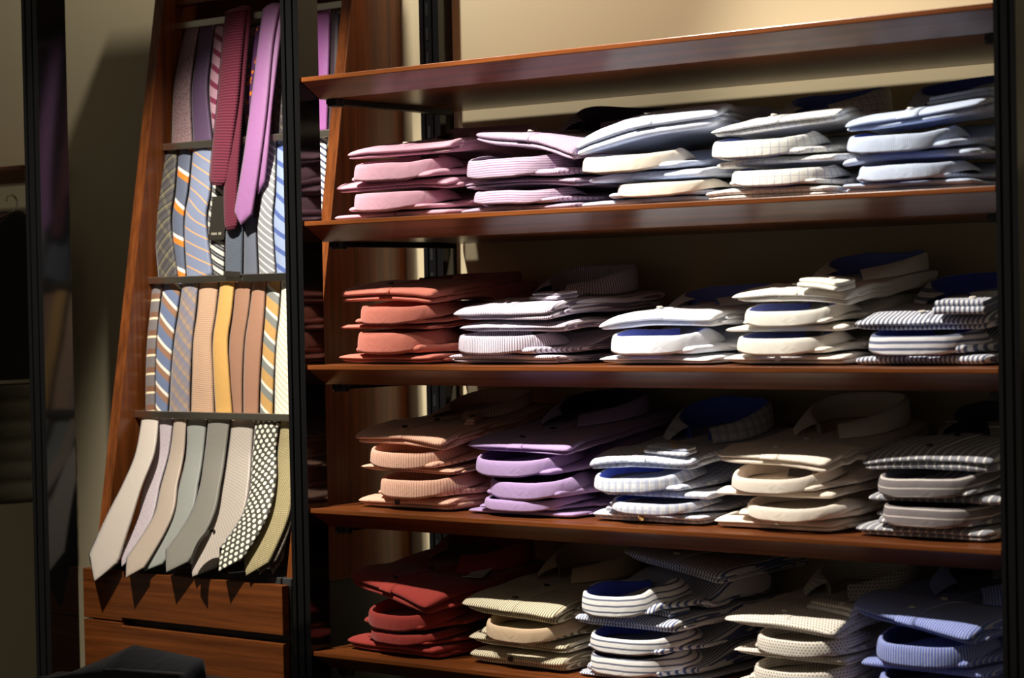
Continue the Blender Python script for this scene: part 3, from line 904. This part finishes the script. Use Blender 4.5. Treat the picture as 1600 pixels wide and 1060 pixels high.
class Pile:
    """height field of a pile, so that each shirt lies on those under it"""
    def __init__(s, x, z):
        s.R = .005; s.x0 = x - .30; s.y0 = -.06; s.nx = 121; s.ny = 116; s.h = np.full((s.ny, s.nx), z)

    def grid(s):
        return np.meshgrid(s.x0 + np.arange(s.nx) * s.R, s.y0 + np.arange(s.ny) * s.R)

    @staticmethod
    def mx(a, k):
        for _ in range(k):
            b = a.copy()
            b[1:] = np.maximum(b[1:], a[:-1]); b[:-1] = np.maximum(b[:-1], a[1:]); a = b.copy()
            b[:, 1:] = np.maximum(b[:, 1:], a[:, :-1]); b[:, :-1] = np.maximum(b[:, :-1], a[:, 1:]); a = b
        return a

    @staticmethod
    def blur(a, k):
        for _ in range(k):
            p = np.pad(a, 1, mode='edge'); a = (p[:-2, 1:-1] + p[2:, 1:-1] + p[1:-1, :-2] + p[1:-1, 2:] + 2 * p[1:-1, 1:-1]) / 6
        return a

    def splat(s, W):
        j = np.clip(np.round((W[:, 0] - s.x0) / s.R).astype(int), 0, s.nx - 1); i = np.clip(np.round((W[:, 1] - s.y0) / s.R).astype(int), 0, s.ny - 1)
        t = np.full_like(s.h, -1.0); np.maximum.at(t, (i, j), W[:, 2]); s.h = np.maximum(s.h, s.mx(t, 1))

    def sample(s, L, x, y):
        fx = np.clip((x - s.x0) / s.R, 0, s.nx - 1.001); fy = np.clip((y - s.y0) / s.R, 0, s.ny - 1.001)
        j = fx.astype(int); i = fy.astype(int); a = fx - j; b_ = fy - i
        return (L[i, j] * (1 - a) + L[i, j + 1] * a) * (1 - b_) + (L[i + 1, j] * (1 - a) + L[i + 1, j + 1] * a) * b_


SPANS = {1: [(515, 700, 343), (712, 900, 336), (905, 1095, 323), (1098, 1305, 312), (1308, 1515, 302)], 0: [(514, 668, 571), (692, 868, 571), (931, 1108, 571), (1128, 1318, 571), (1334, 1535, 571)], -1: [(548, 706, 803), (722, 900, 812), (918, 1100, 823), (1108, 1300, 834), (1334, 1542, 848)], -2: [(532, 690, 1022), (727, 880, 1042), (893, 1060, 1066), (1140, 1320, 1092), (1330, 1530, 1116)]}      # front extent of every pile, so that neighbours press flat against each other
SEED = [100]


def pile(k, pxl, pxr, pybase, desc, layers, mat, lining=None, cmat=None, ty=.06, y0=None, btn='l', cswap=False, top=None, wmin=.24, nf=.74):
    """pile on shelf k whose front spans pxl..pxr px; layers bottom to top: (kind, height px, dx px, rz deg, extra)"""
    zs = Z0 + STEP * k
    if y0 is None: y0 = .046 if k == -2 else .060
    Pl = at(pxl, pybase, y0); Pr = at(pxr, pybase, y0)
    Xc0 = (Pl[0] + Pr[0]) / 2; W0 = max(wmin, abs(Pr[0] - Pl[0]))
    sx, sz = scale_at(np.array([Xc0, y0, zs]))
    row = SPANS[k]; ip = row.index((pxl, pxr, pybase))
    lo_x = .006 if ip == 0 else (at(row[ip - 1][1], row[ip - 1][2], y0)[0] + Pl[0]) / 2 + .001
    hi_x = SHELF_L - .004 if ip == len(row) - 1 else (at(row[ip + 1][0], row[ip + 1][2], y0)[0] + Pr[0]) / 2 - .001
    z = zs + .0006; n = len(layers); hf = Pile(Xc0, zs)
    room = STEP - .042
    for i, ly in enumerate(layers):
        kind, hp, dx_, rz, ex = ly
        ex = dict(ex); SEED[0] += 17
        h = hp / sz * .945; istop = i == n - 1
        w = W0 * ex.pop('w', 1.0) - (.0 if kind == 'H' else .008)
        pos = ORD[n - 1 - i]
        face = 'folded edge outward' if kind == 'H' else 'collar outward'
        lab = '%s dress shirt, %s, %s of its pile' % (desc, face, pos)
        f = i / max(1, n - 1)
        if istop:
            ex = {**(top or {}), **ex}
            if k < 2 and 'collar_h' not in ex: ex['collar_h'] = max(.016, min(.05, room - (z - zs) - h - ty * .3 - .018))
        tyy = ex.pop('ty', ty * f); lim_ = (-9, 9) if ex.pop('free', False) else (lo_x, hi_x)
        make_shirt(kind, Xc0 + dx_ / sx, y0 + ex.pop('dy', 0) + random.uniform(0, .005) + (-.011 if kind == 'C' else .007 if i else -.002), z, w, h, ex.pop('mat', mat), lining, lab, '%s shirts in one pile' % desc, SEED[0],
                   ty=tyy, rz=math.radians(rz), top=istop, btn=btn, cmat=cmat, cswap=cswap, hf=hf, lim=lim_, nf=nf, **ex)
        z += h + .0004


def cloth(name, base, **k):
    return fabric(name, base, **k)


S_WHITE = (238, 236, 232)
D = dict
# ---- highest row
m_pink = cloth('cotton_pink', (208, 160, 178))
pile(1, 515, 700, 343, 'plain pink', [('H', 10, 0, 2, D()), ('C', 31, 0, -2, D(cx=-.01)), ('H', 16, -3, 1, D(droop=(.004, .008))), ('C', 30, 6, 1, D(cx=.0)), ('H', 22, 12, -3, D(droop=(.006, .0)))], m_pink, ty=.02, btn='l', nf=.96)
m_lilac = cloth('cotton_lilac_stripe', (188, 168, 188), stripes=[(0, .0042, .0014, (140, 112, 146), 0)])
m_lilac_c = cloth('cotton_lilac_collar', (188, 168, 188), stripes=[(90, .0042, .0014, (140, 112, 146), 0)])
pile(1, 712, 900, 336, 'lilac pinstriped', [('H', 9, 0, 0, D()), ('C', 28, 5, 2, D(cx=-.01)), ('H', 14, 0, 0, D(droop=(.008, .012))), ('C', 42, 6, 2, D(cx=-.03)), ('H', 27, 8, -8, D(tx=-.12, droop=(0, .02)))], m_lilac, cloth('lining_dusk', (88, 70, 96)), cmat=m_lilac_c, ty=.03)
m_ice = cloth('cotton_ice_blue', (206, 214, 234))
pile(1, 905, 1095, 323, 'ice blue white-collared', [('H', 12, -6, 2, D()), ('C', 28, 20, 4, D(cx=.01)), ('H', 13, 0, 0, D()), ('C', 36, -8, 8, D(cx=-.02)), ('H', 40, 4, 7, D(w=1.16, tx=.13, ty=.05, droop=(.010, .004), puff=.012, collar_h=.015, free=True, taper=(.0, .35)))], m_ice, cloth('lining_ice', (190, 190, 200)), cmat=cloth('cotton_white_collar', (240, 228, 212)), ty=.05)
m_wcheck = cloth('cotton_white_check', (242, 241, 236), stripes=[(0, .013, .0012, (176, 184, 204), 0), (90, .013, .0012, (196, 198, 204), 0)])
pile(1, 1098, 1305, 312, 'white windowpane-checked', [('H', 17, -4, 0, D()), ('C', 34, 10, 0, D()), ('H', 13, 4, 0, D(droop=(.006, .0))), ('C', 38, -12, 3, D(cx=-.01)), ('H', 22, 0, 3, D(tx=.05, droop=(.004, .0)))], m_wcheck, cloth('lining_blue', (112, 134, 228)), ty=.07)
m_lb = cloth('cotton_light_blue', (178, 194, 226), stripes=[(0, .003, .0012, (212, 222, 238), 0)])
pile(1, 1308, 1515, 302, 'light blue micro-striped', [('H', 16, 0, 0, D()), ('C', 32, 0, 2, D(cx=.0)), ('H', 13, -4, 2, D(droop=(.01, .0))), ('C', 37, 0, 3, D(cx=-.01)), ('H', 26, 6, 4, D(tx=.08, ctag='black', cuff=(.065, .085, .11, .07, .008, -.05)))], m_lb, cloth('lining_royal', (96, 116, 216)), ty=.11)
# ---- second row
m_sal = cloth('cotton_salmon', (196, 114, 98))
pile(0, 514, 668, 571, 'salmon', [('H', 17, 8, 0, D()), ('C', 37, 14, -2, D(cx=.0)), ('H', 8, 4, 0, D(droop=(.0, .004))), ('C', 31, 16, -2, D(cx=.0)), ('H', 28, 4, -4, D(w=1.06, droop=(.002, .012), cx=.0, collar_h=.02))], m_sal, ty=.03, btn='d', nf=.93)
m_lav = cloth('cotton_grey_lavender_stripe', (222, 214, 226), stripes=[(0, .0042, .0016, (128, 116, 140), 0)])
m_lav_c = cloth('cotton_grey_lavender_collar', (222, 214, 226), stripes=[(0, .0042, .0016, (128, 116, 140), 0)])
pile(0, 692, 868, 571, 'grey lavender striped', [('H', 14, 0, 0, D()), ('C', 34, 0, -3, D(cx=-.02)), ('H', 16, 10, -2, D(droop=(.003, .003))), ('H', 28, 0, -6, D(ctag='taupe', cuff=(.072, .065, .09, .05, .007, -.25)))], m_lav, cmat=m_lav_c, ty=.09, btn='d', nf=.86)
m_pale = cloth('cotton_pale_blue_white', (232, 236, 246))
pile(0, 931, 1108, 571, 'pale blue-white', [('H', 17, 0, 0, D()), ('C', 41, 4, 2, D(cx=-.01)), ('H', 28, 0, 3, D(droop=(.018, .006), collar_h=.026))], m_pale, cloth('lining_cornflower', (132, 146, 240)), ty=.06)
m_white = cloth('cotton_white', (244, 240, 230))
pile(0, 1128, 1318, 571, 'crisp white', [('H', 19, 0, 0, D(fbtn=True)), ('C', 35, 4, 0, D(cx=-.01)), ('H', 11, -2, 0, D()), ('C', 32, 6, 2, D(cx=.0)), ('H', 26, 8, -5, D(droop=(.002, .012), w=1.03, collar_h=.034, cuff=(.066, .016, .085, .06, .008, -.14)))], m_white, cloth('lining_periwinkle', (128, 144, 236)), ty=.09)
m_gst = cloth('cotton_grey_blue_stripe', (226, 226, 232), stripes=[(0, .0078, .0036, (96, 104, 132), 0)])
m_gst_c = cloth('cotton_grey_blue_collar', (226, 226, 232), stripes=[(90, .0105, .0045, (96, 104, 132), .004)])
pile(0, 1334, 1535, 571, 'grey-blue bold striped', [('H', 14, 0, 0, D()), ('C', 42, -2, 3, D(cx=.0)), ('H', 28, 0, 4, D(collar_h=.034, cuff=(.070, .022, .085, .085, .012, .06)))], m_gst, cloth('lining_navy', (78, 92, 200)), cmat=m_gst_c, ty=.10)
# ---- third row
m_peach = cloth('cotton_peach_stripe', (234, 188, 164), stripes=[(0, .0052, .0012, (196, 128, 104), 0)])
pile(-1, 548, 706, 803, 'peach fine-striped', [('H', 21, 0, -2, D(fbtn=True)), ('C', 33, 14, -2, D(cx=.0)), ('H', 13, 0, -1, D(droop=(.0, .004))), ('C', 29, 0, -3, D(cx=.0)), ('H', 26, -10, -6, D(droop=(.002, .014), cuff=(.088, .12, .09, .02, .006, -1.0)))], m_peach, ty=.15, btn='d', nf=.88)
m_pur = cloth('cotton_purple', (178, 150, 198))
pile(-1, 722, 900, 812, 'plain purple', [('H', 9, 0, 0, D()), ('C', 22, 0, -2, D()), ('C', 36, 8, -3, D(cx=.0)), ('C', 34, -6, -2, D(cx=-.01)), ('H', 22, -8, -4, D(droop=(.0, .004)))], m_pur, cloth('lining_plum', (70, 48, 86)), ty=.13, btn='d')
m_bpl = cloth('cotton_blue_plaid', (226, 230, 240), stripes=[(0, .0145, .006, (170, 178, 204, .55), 0), (90, .0145, .006, (170, 178, 204, .55), 0), (0, .0145, .001, (246, 240, 226), .008)])
pile(-1, 918, 1100, 823, 'blue and white plaid', [('H', 15, 0, 0, D(fbtn=True)), ('C', 22, 0, 0, D(cx=.01)), ('H', 11, 14, 0, D()), ('C', 30, -8, 2, D(cx=-.02)), ('H', 24, -16, -2, D(droop=(.012, .0), cuff=(.055, .022, .10, .03, .007, -.12)))], m_bpl, cloth('lining_ultramarine', (88, 110, 224)), ty=.14, btn='t')
m_cream = cloth('cotton_cream_white', (244, 232, 218))
pile(-1, 1108, 1300, 834, 'warm white', [('H', 20, 0, 0, D()), ('C', 33, 14, -2, D(cx=.01)), ('H', 11, 0, 0, D()), ('C', 36, 4, -2, D(cx=.0, ctag='label')), ('H', 26, -4, -6, D(droop=(.0, .012)))], m_cream, cloth('lining_cream', (234, 218, 204)), ty=.13, btn='l', nf=.62)
m_gry = cloth('cotton_grey_white_stripe', (150, 150, 160), stripes=[(0, .0145, .0036, (232, 230, 226), 0)])
m_gry_c = cloth('cotton_grey_white_collar', (128, 120, 122), stripes=[(90, .013, .0022, (214, 206, 200), 0)])
pile(-1, 1334, 1542, 848, 'mid grey white-striped', [('H', 21, 0, -1, D()), ('C', 34, 6, 0, D(cx=.0)), ('H', 12, 12, 0, D()), ('C', 32, 8, 0, D(cx=.0)), ('H', 34, 4, -4, D(droop=(.012, .004), w=1.03))], m_gry, cloth('lining_slate', (80, 78, 86)), cmat=m_gry_c, ty=.08, btn='d', nf=.96)
# ---- lowest row
m_red = cloth('cotton_red', (152, 50, 42))
pile(-2, 532, 690, 1022, 'deep red', [('H', 22, 0, -4, D()), ('C', 22, 10, -6, D()), ('C', 34, 6, -8, D(cx=.0)), ('H', 30, -6, -12, D(tx=-.13, dy=-.012, droop=(.0, .006), ctag='white', w=1.03))], m_red, ty=.13, btn='d')
m_oli = cloth('cotton_cream_olive_stripe', (226, 216, 190), stripes=[(0, .0052, .0022, (132, 118, 88), 0)])
pile(-2, 727, 880, 1042, 'cream and olive striped', [('H', 27, 0, -3, D(fbtn=True)), ('H', 20, -2, -2, D()), ('C', 32, 0, -2, D(cx=.01, cmat=None) if False else D(cx=.01)), ('H', 30, -8, -5, D(dy=-.012, droop=(-.004, .006)))], m_oli, cmat=cloth('cotton_tan_collar', (206, 178, 146)), ty=.11, btn='d')
m_nst = cloth('cotton_navy_white_stripe', (238, 238, 240), stripes=[(0, .0062, .0026, (92, 104, 150), 0)])
m_nst_c = cloth('cotton_navy_white_collar', (240, 238, 236), stripes=[(90, .0102, .003, (108, 112, 134), .003)])
pile(-2, 893, 1060, 1066, 'white and navy striped', [('H', 8, 6, -2, D()), ('C', 40, -2, -2, D(cx=.0)), ('C', 33, 2, -2, D(cx=.0)), ('H', 24, -10, -4, D(cuff=(.05, .05, .10, .055, .006, -.1))), ('C', 47, -8, -4, D(cx=.0)), ('H', 26, 20, -10, D(dy=.09, depth=.29, back_collar=False, stiff=16, tx=-.10, ty=.02, droop=(-.004, .006)))], m_nst, cloth('lining_deep_blue', (80, 98, 200)), cmat=m_nst_c, ty=.05)
m_dot = cloth('cotton_white_tan_dot', (240, 234, 224), dots=(.0058, .0046, .0013, (150, 128, 104)))
pile(-2, 1140, 1320, 1092, 'white tan-dotted', [('H', 24, 0, -3, D()), ('C', 34, 4, -3, D()), ('H', 14, 0, -3, D()), ('C', 34, 10, -4, D(cx=.0)), ('H', 28, -10, -7, D(dy=-.012, droop=(.004, .008), cuff=(.075, .06, .11, .03, .008, -.15)))], m_dot, cmat=None, ty=.08)
m_blu = cloth('cotton_mid_blue_stripe', (112, 132, 214), stripes=[(0, .0046, .0014, (206, 210, 236), 0)])
pile(-2, 1330, 1530, 1116, 'mid blue fine-striped', [('H', 25, 10, -3, D()), ('C', 38, 10, -3, D()), ('H', 14, 6, -3, D()), ('C', 46, 10, -4, D(cx=.0)), ('H', 32, -12, -9, D(tx=-.10, dy=-.014, droop=(-.004, .004), w=1.05))], m_blu, cloth('lining_ink', (40, 44, 84)), ty=.06)

# ------------------------------------------------------------------ clothes rail bay on the left
hx_ = at(94, 266, .445)[0]
hs_ = shelf('hat_shelf', hx_ - 1.0, hx_, at(20, 259, .33)[2], 'dim wooden shelf above the dark hanging jackets at the left edge', None, y1=.115, brackets=False)
hs_.location.y = .33
zr = at(20, 316, .27)[2]
rl = empty('clothes_rail', (at(60, 320, .40)[0] - .476, .27, zr)); tag(rl, 'thin dark metal clothes rail under the left-hand shelf', 'rail')
b = MB(); b.box(-.47, .476, -.006, .006, -.010, .010); link('rail_bar', b.mesh('rail_bar'), M_CHROME, rl)
b = MB(); b.box(-.47, .476, .158, .168, -.045, -.03); link('rear_bar', b.mesh('rear_bar'), M_CHROME, rl)


def jacket(X, label, mat, length, seed, drop=.05, sleeves=True, cat='jacket'):
    """jacket seen end-on on a hanger that hooks over the rail"""
    zc = zr - drop
    root = empty('hanging_jacket', (X, .27, zc)); tag(root, label, cat, 'dark garments on the left-hand rail')
    nz = Noise2(seed, 7, 6, 40)
    b = MB(); n = 30; k = 28; V = []; UV = []
    for i in range(n):
        s = i / (n - 1); z = -s * length
        hy = .045 + .085 * (1 - math.exp(-s / .10)) + .01 * s; hx = .024 + .022 * (1 - math.exp(-s / .08)) + .012 * math.sin(3 * s + seed)
        for j in range(k):
            a = 2 * math.pi * j / k; w = 1 + .10 * nz(np.array(math.cos(a) * .1 + s * .05), np.array(s * .12 + math.sin(a) * .1))
            V.append((hx * math.cos(a) * w, hy * math.copysign(abs(math.sin(a)) ** .8, math.sin(a)) * w, z + .03 * (1 - s) * math.cos(a) ** 2)); UV.append((a * .07, z))
    Fs = [(i * k + j, i * k + (j + 1) % k, (i + 1) * k + (j + 1) % k, (i + 1) * k + j) for i in range(n - 1) for j in range(k)] + [tuple(range(k))]
    b.add(V, Fs, UV); link('jacket_body', b.mesh('jacket_body'), mat, root, smooth=True)
    if sleeves:
        for sg in (-1, 1):
            b = MB(); pts = [(0.0, sg * .09, -.04), (.008, sg * .108, -.10), (.012, sg * .112, -.18), (.01, sg * .108, -.28), (.01, sg * .102, -.36)]
            b.tube([tuple(p) for p in catmull(pts, 18)], [.026 + .008 * math.sin(math.pi * min(1, i / 9)) - .0006 * i for i in range(18)], 18)
            link('sleeve', b.mesh('sleeve'), mat, root, smooth=True)
    b = MB(); hk = [(0, 0, .02), (0, .004, drop - .024), (0, .013, drop - .012), (0, .015, drop + .006), (0, .004, drop + .0165), (0, -.011, drop + .014), (0, -.015, drop + .002)]
    b.tube([tuple(p) for p in catmull(hk, 28)], .0022, 8)
    link('hanger_hook', b.mesh('hanger_hook'), M_CHROME, root, smooth=True)
    b = MB(); b.tube([tuple(p) for p in catmull([(0, -.11, -.03), (0, -.06, -.0), (0, 0, .02), (0, .06, -.0), (0, .11, -.03)], 22)], .007, 10)
    link('hanger_shoulder', b.mesh('hanger_shoulder'), M_DARKWOOD, root, smooth=True)
    return root


xj = at(18, 330, .27)[0]
jacket(xj, 'black jacket on a hanger with a bright hook, nearest the left post', M_CHAR, .36, 3)
jacket(xj - .13, 'navy jacket on a hanger at the very left edge', M_NAVY, .35, 8)
# quilted coat hem lower down
zq = at(40, 783, .27)[2]
qx = at(34, 783, .27)[0]
root = empty('quilted_coat', (qx, .27, zq)); tag(root, 'olive quilted coat whose open hem shows beside the left post', 'coat')
b = MB(); n = 40; k = 30; V = []; UV = []
for i in range(n):
    z = i / (n - 1) * .27
    q = .012 * abs(math.sin(z / .047 * math.pi)) ** .5
    for j in range(k):
        a = 2 * math.pi * j / k
        V.append(((.058 + q * .6) * math.cos(a), (.105 + q) * math.sin(a), z)); UV.append((a * .07, z))
Fs = [(i * k + j, i * k + (j + 1) % k, (i + 1) * k + (j + 1) % k, (i + 1) * k + j) for i in range(n - 1) for j in range(k)] + [tuple(range((n - 1) * k, n * k))]
b.add(V, Fs, UV); o = link('coat_body', b.mesh('coat_body'), M_OLIVE, root, smooth=True)
md = o.modifiers.new('thick', 'SOLIDIFY'); md.thickness = .006
b = MB(); b.tube([(0, .095, .262), (0, .150, .285), (.0, .158, .33), (.0, .158, zr - zq - .035)], .003, 8)
link('hanging_strap', b.mesh('hanging_strap'), M_OLIVE, root, smooth=True)

# ------------------------------------------------------------------ dark jacket on a plinth in front of the drawers
PY = -.30
pc = at(225, 1040, PY)
plz = at(225, 1075, PY)[2]
b = MB(); b.box(pc[0] - .22, pc[0] + .2, PY - .12, PY + .16, 0.0, plz)
pl = tag(link('display_plinth', b.mesh('display_plinth'), M_BLACKMAT), 'black display plinth below the folded navy jacket', 'plinth'); bevel(pl, .004, 2)
root = empty('folded_jacket', (pc[0], PY, plz)); tag(root, 'folded dark navy jacket in front of the drawers, bottom left', 'jacket')
hA = at(205, 1010, PY)[2] - plz
hB = at(320, 1034, PY)[2] - plz
xa = at(110, 1060, PY)[0] - pc[0]; xb = at(205, 1010, PY)[0] - pc[0]; xc = at(321, 1034, PY)[0] - pc[0]
b = MB()
sheet(b, xa - .05, xc - .006, -.05, .012, 0.0, lambda x, y: np.interp(x, [xa - .06, xa - .01, (xa + xb) / 2, xb, xb + .03, xc], [.004, .006, hA * .55, hA, hA * .97, hB]) * (1 - .5 * np.clip(-y / .05, 0, 1) ** 2) + .002 * np.sin(y * 90), 991, nu=60, nv=20, p=60, wob=.002)
link('jacket_body', b.mesh('jacket_body'), M_NAVY, root, smooth=True)
b = MB()
sheet(b, xb - .02, xc - .004, -.058, -.040, 0.002, lambda x, y: np.interp(x, [xb - .03, xb + .02, xc], [hA * .50, hA * .56, hB * .78]), 997, nu=30, nv=14, p=60, wob=.001)
link('lapel', b.mesh('lapel'), M_CHAR, root, smooth=True)

# ------------------------------------------------------------------ lights: ceiling spots above and in front


def spot(name, loc, target, energy, angle, blend, radius=.02, color=(1, .93, .82)):
    ld = bpy.data.lights.new(name, 'SPOT'); ld.energy = energy; ld.spot_size = math.radians(angle); ld.spot_blend = blend; ld.shadow_soft_size = radius; ld.color = color
    o = bpy.data.objects.new(name, ld); COL.objects.link(o); o.location = loc
    o.rotation_euler = (Vector(target) - Vector(loc)).to_track_quat('-Z', 'Y').to_euler()
    return o


spot('spot_shirts', (.24, -.85, Z0 + 1.55), (1.02, .15, Z0 - .06), 285, 51, .85)
spot('spot_shirts_left', (-.26, -.85, Z0 + 1.55), (.27, .15, Z0 - .04), 185, 38, .9)
spot('spot_ties', (-.30, -.80, Z0 + 1.55), (-.38, .2, Z0 + .06), 255, 43, .8)
spot('spot_wall', (-.17, .10, Z0 + 1.75), (.12, .46, Z0 + .80), 165, 80, .5)
spot('spot_wall_right', (.85, .10, Z0 + 1.75), (1.15, .46, Z0 + .70), 110, 60, .6)
spot('spot_wall_left', (-.42, .10, Z0 + 1.75), (-.95, .46, Z0 + .78), 48, 70, .5)

w = bpy.data.worlds.new('world'); scene.world = w; w.use_nodes = True
w.node_tree.nodes['Background'].inputs[0].default_value = (1.0, .88, .70, 1); w.node_tree.nodes['Background'].inputs[1].default_value = .078
scene.view_settings.view_transform = 'Standard'; scene.view_settings.look = 'None'; scene.view_settings.gamma = 1
scene.view_settings.use_curve_mapping = False; scene.view_settings.exposure = 0.0
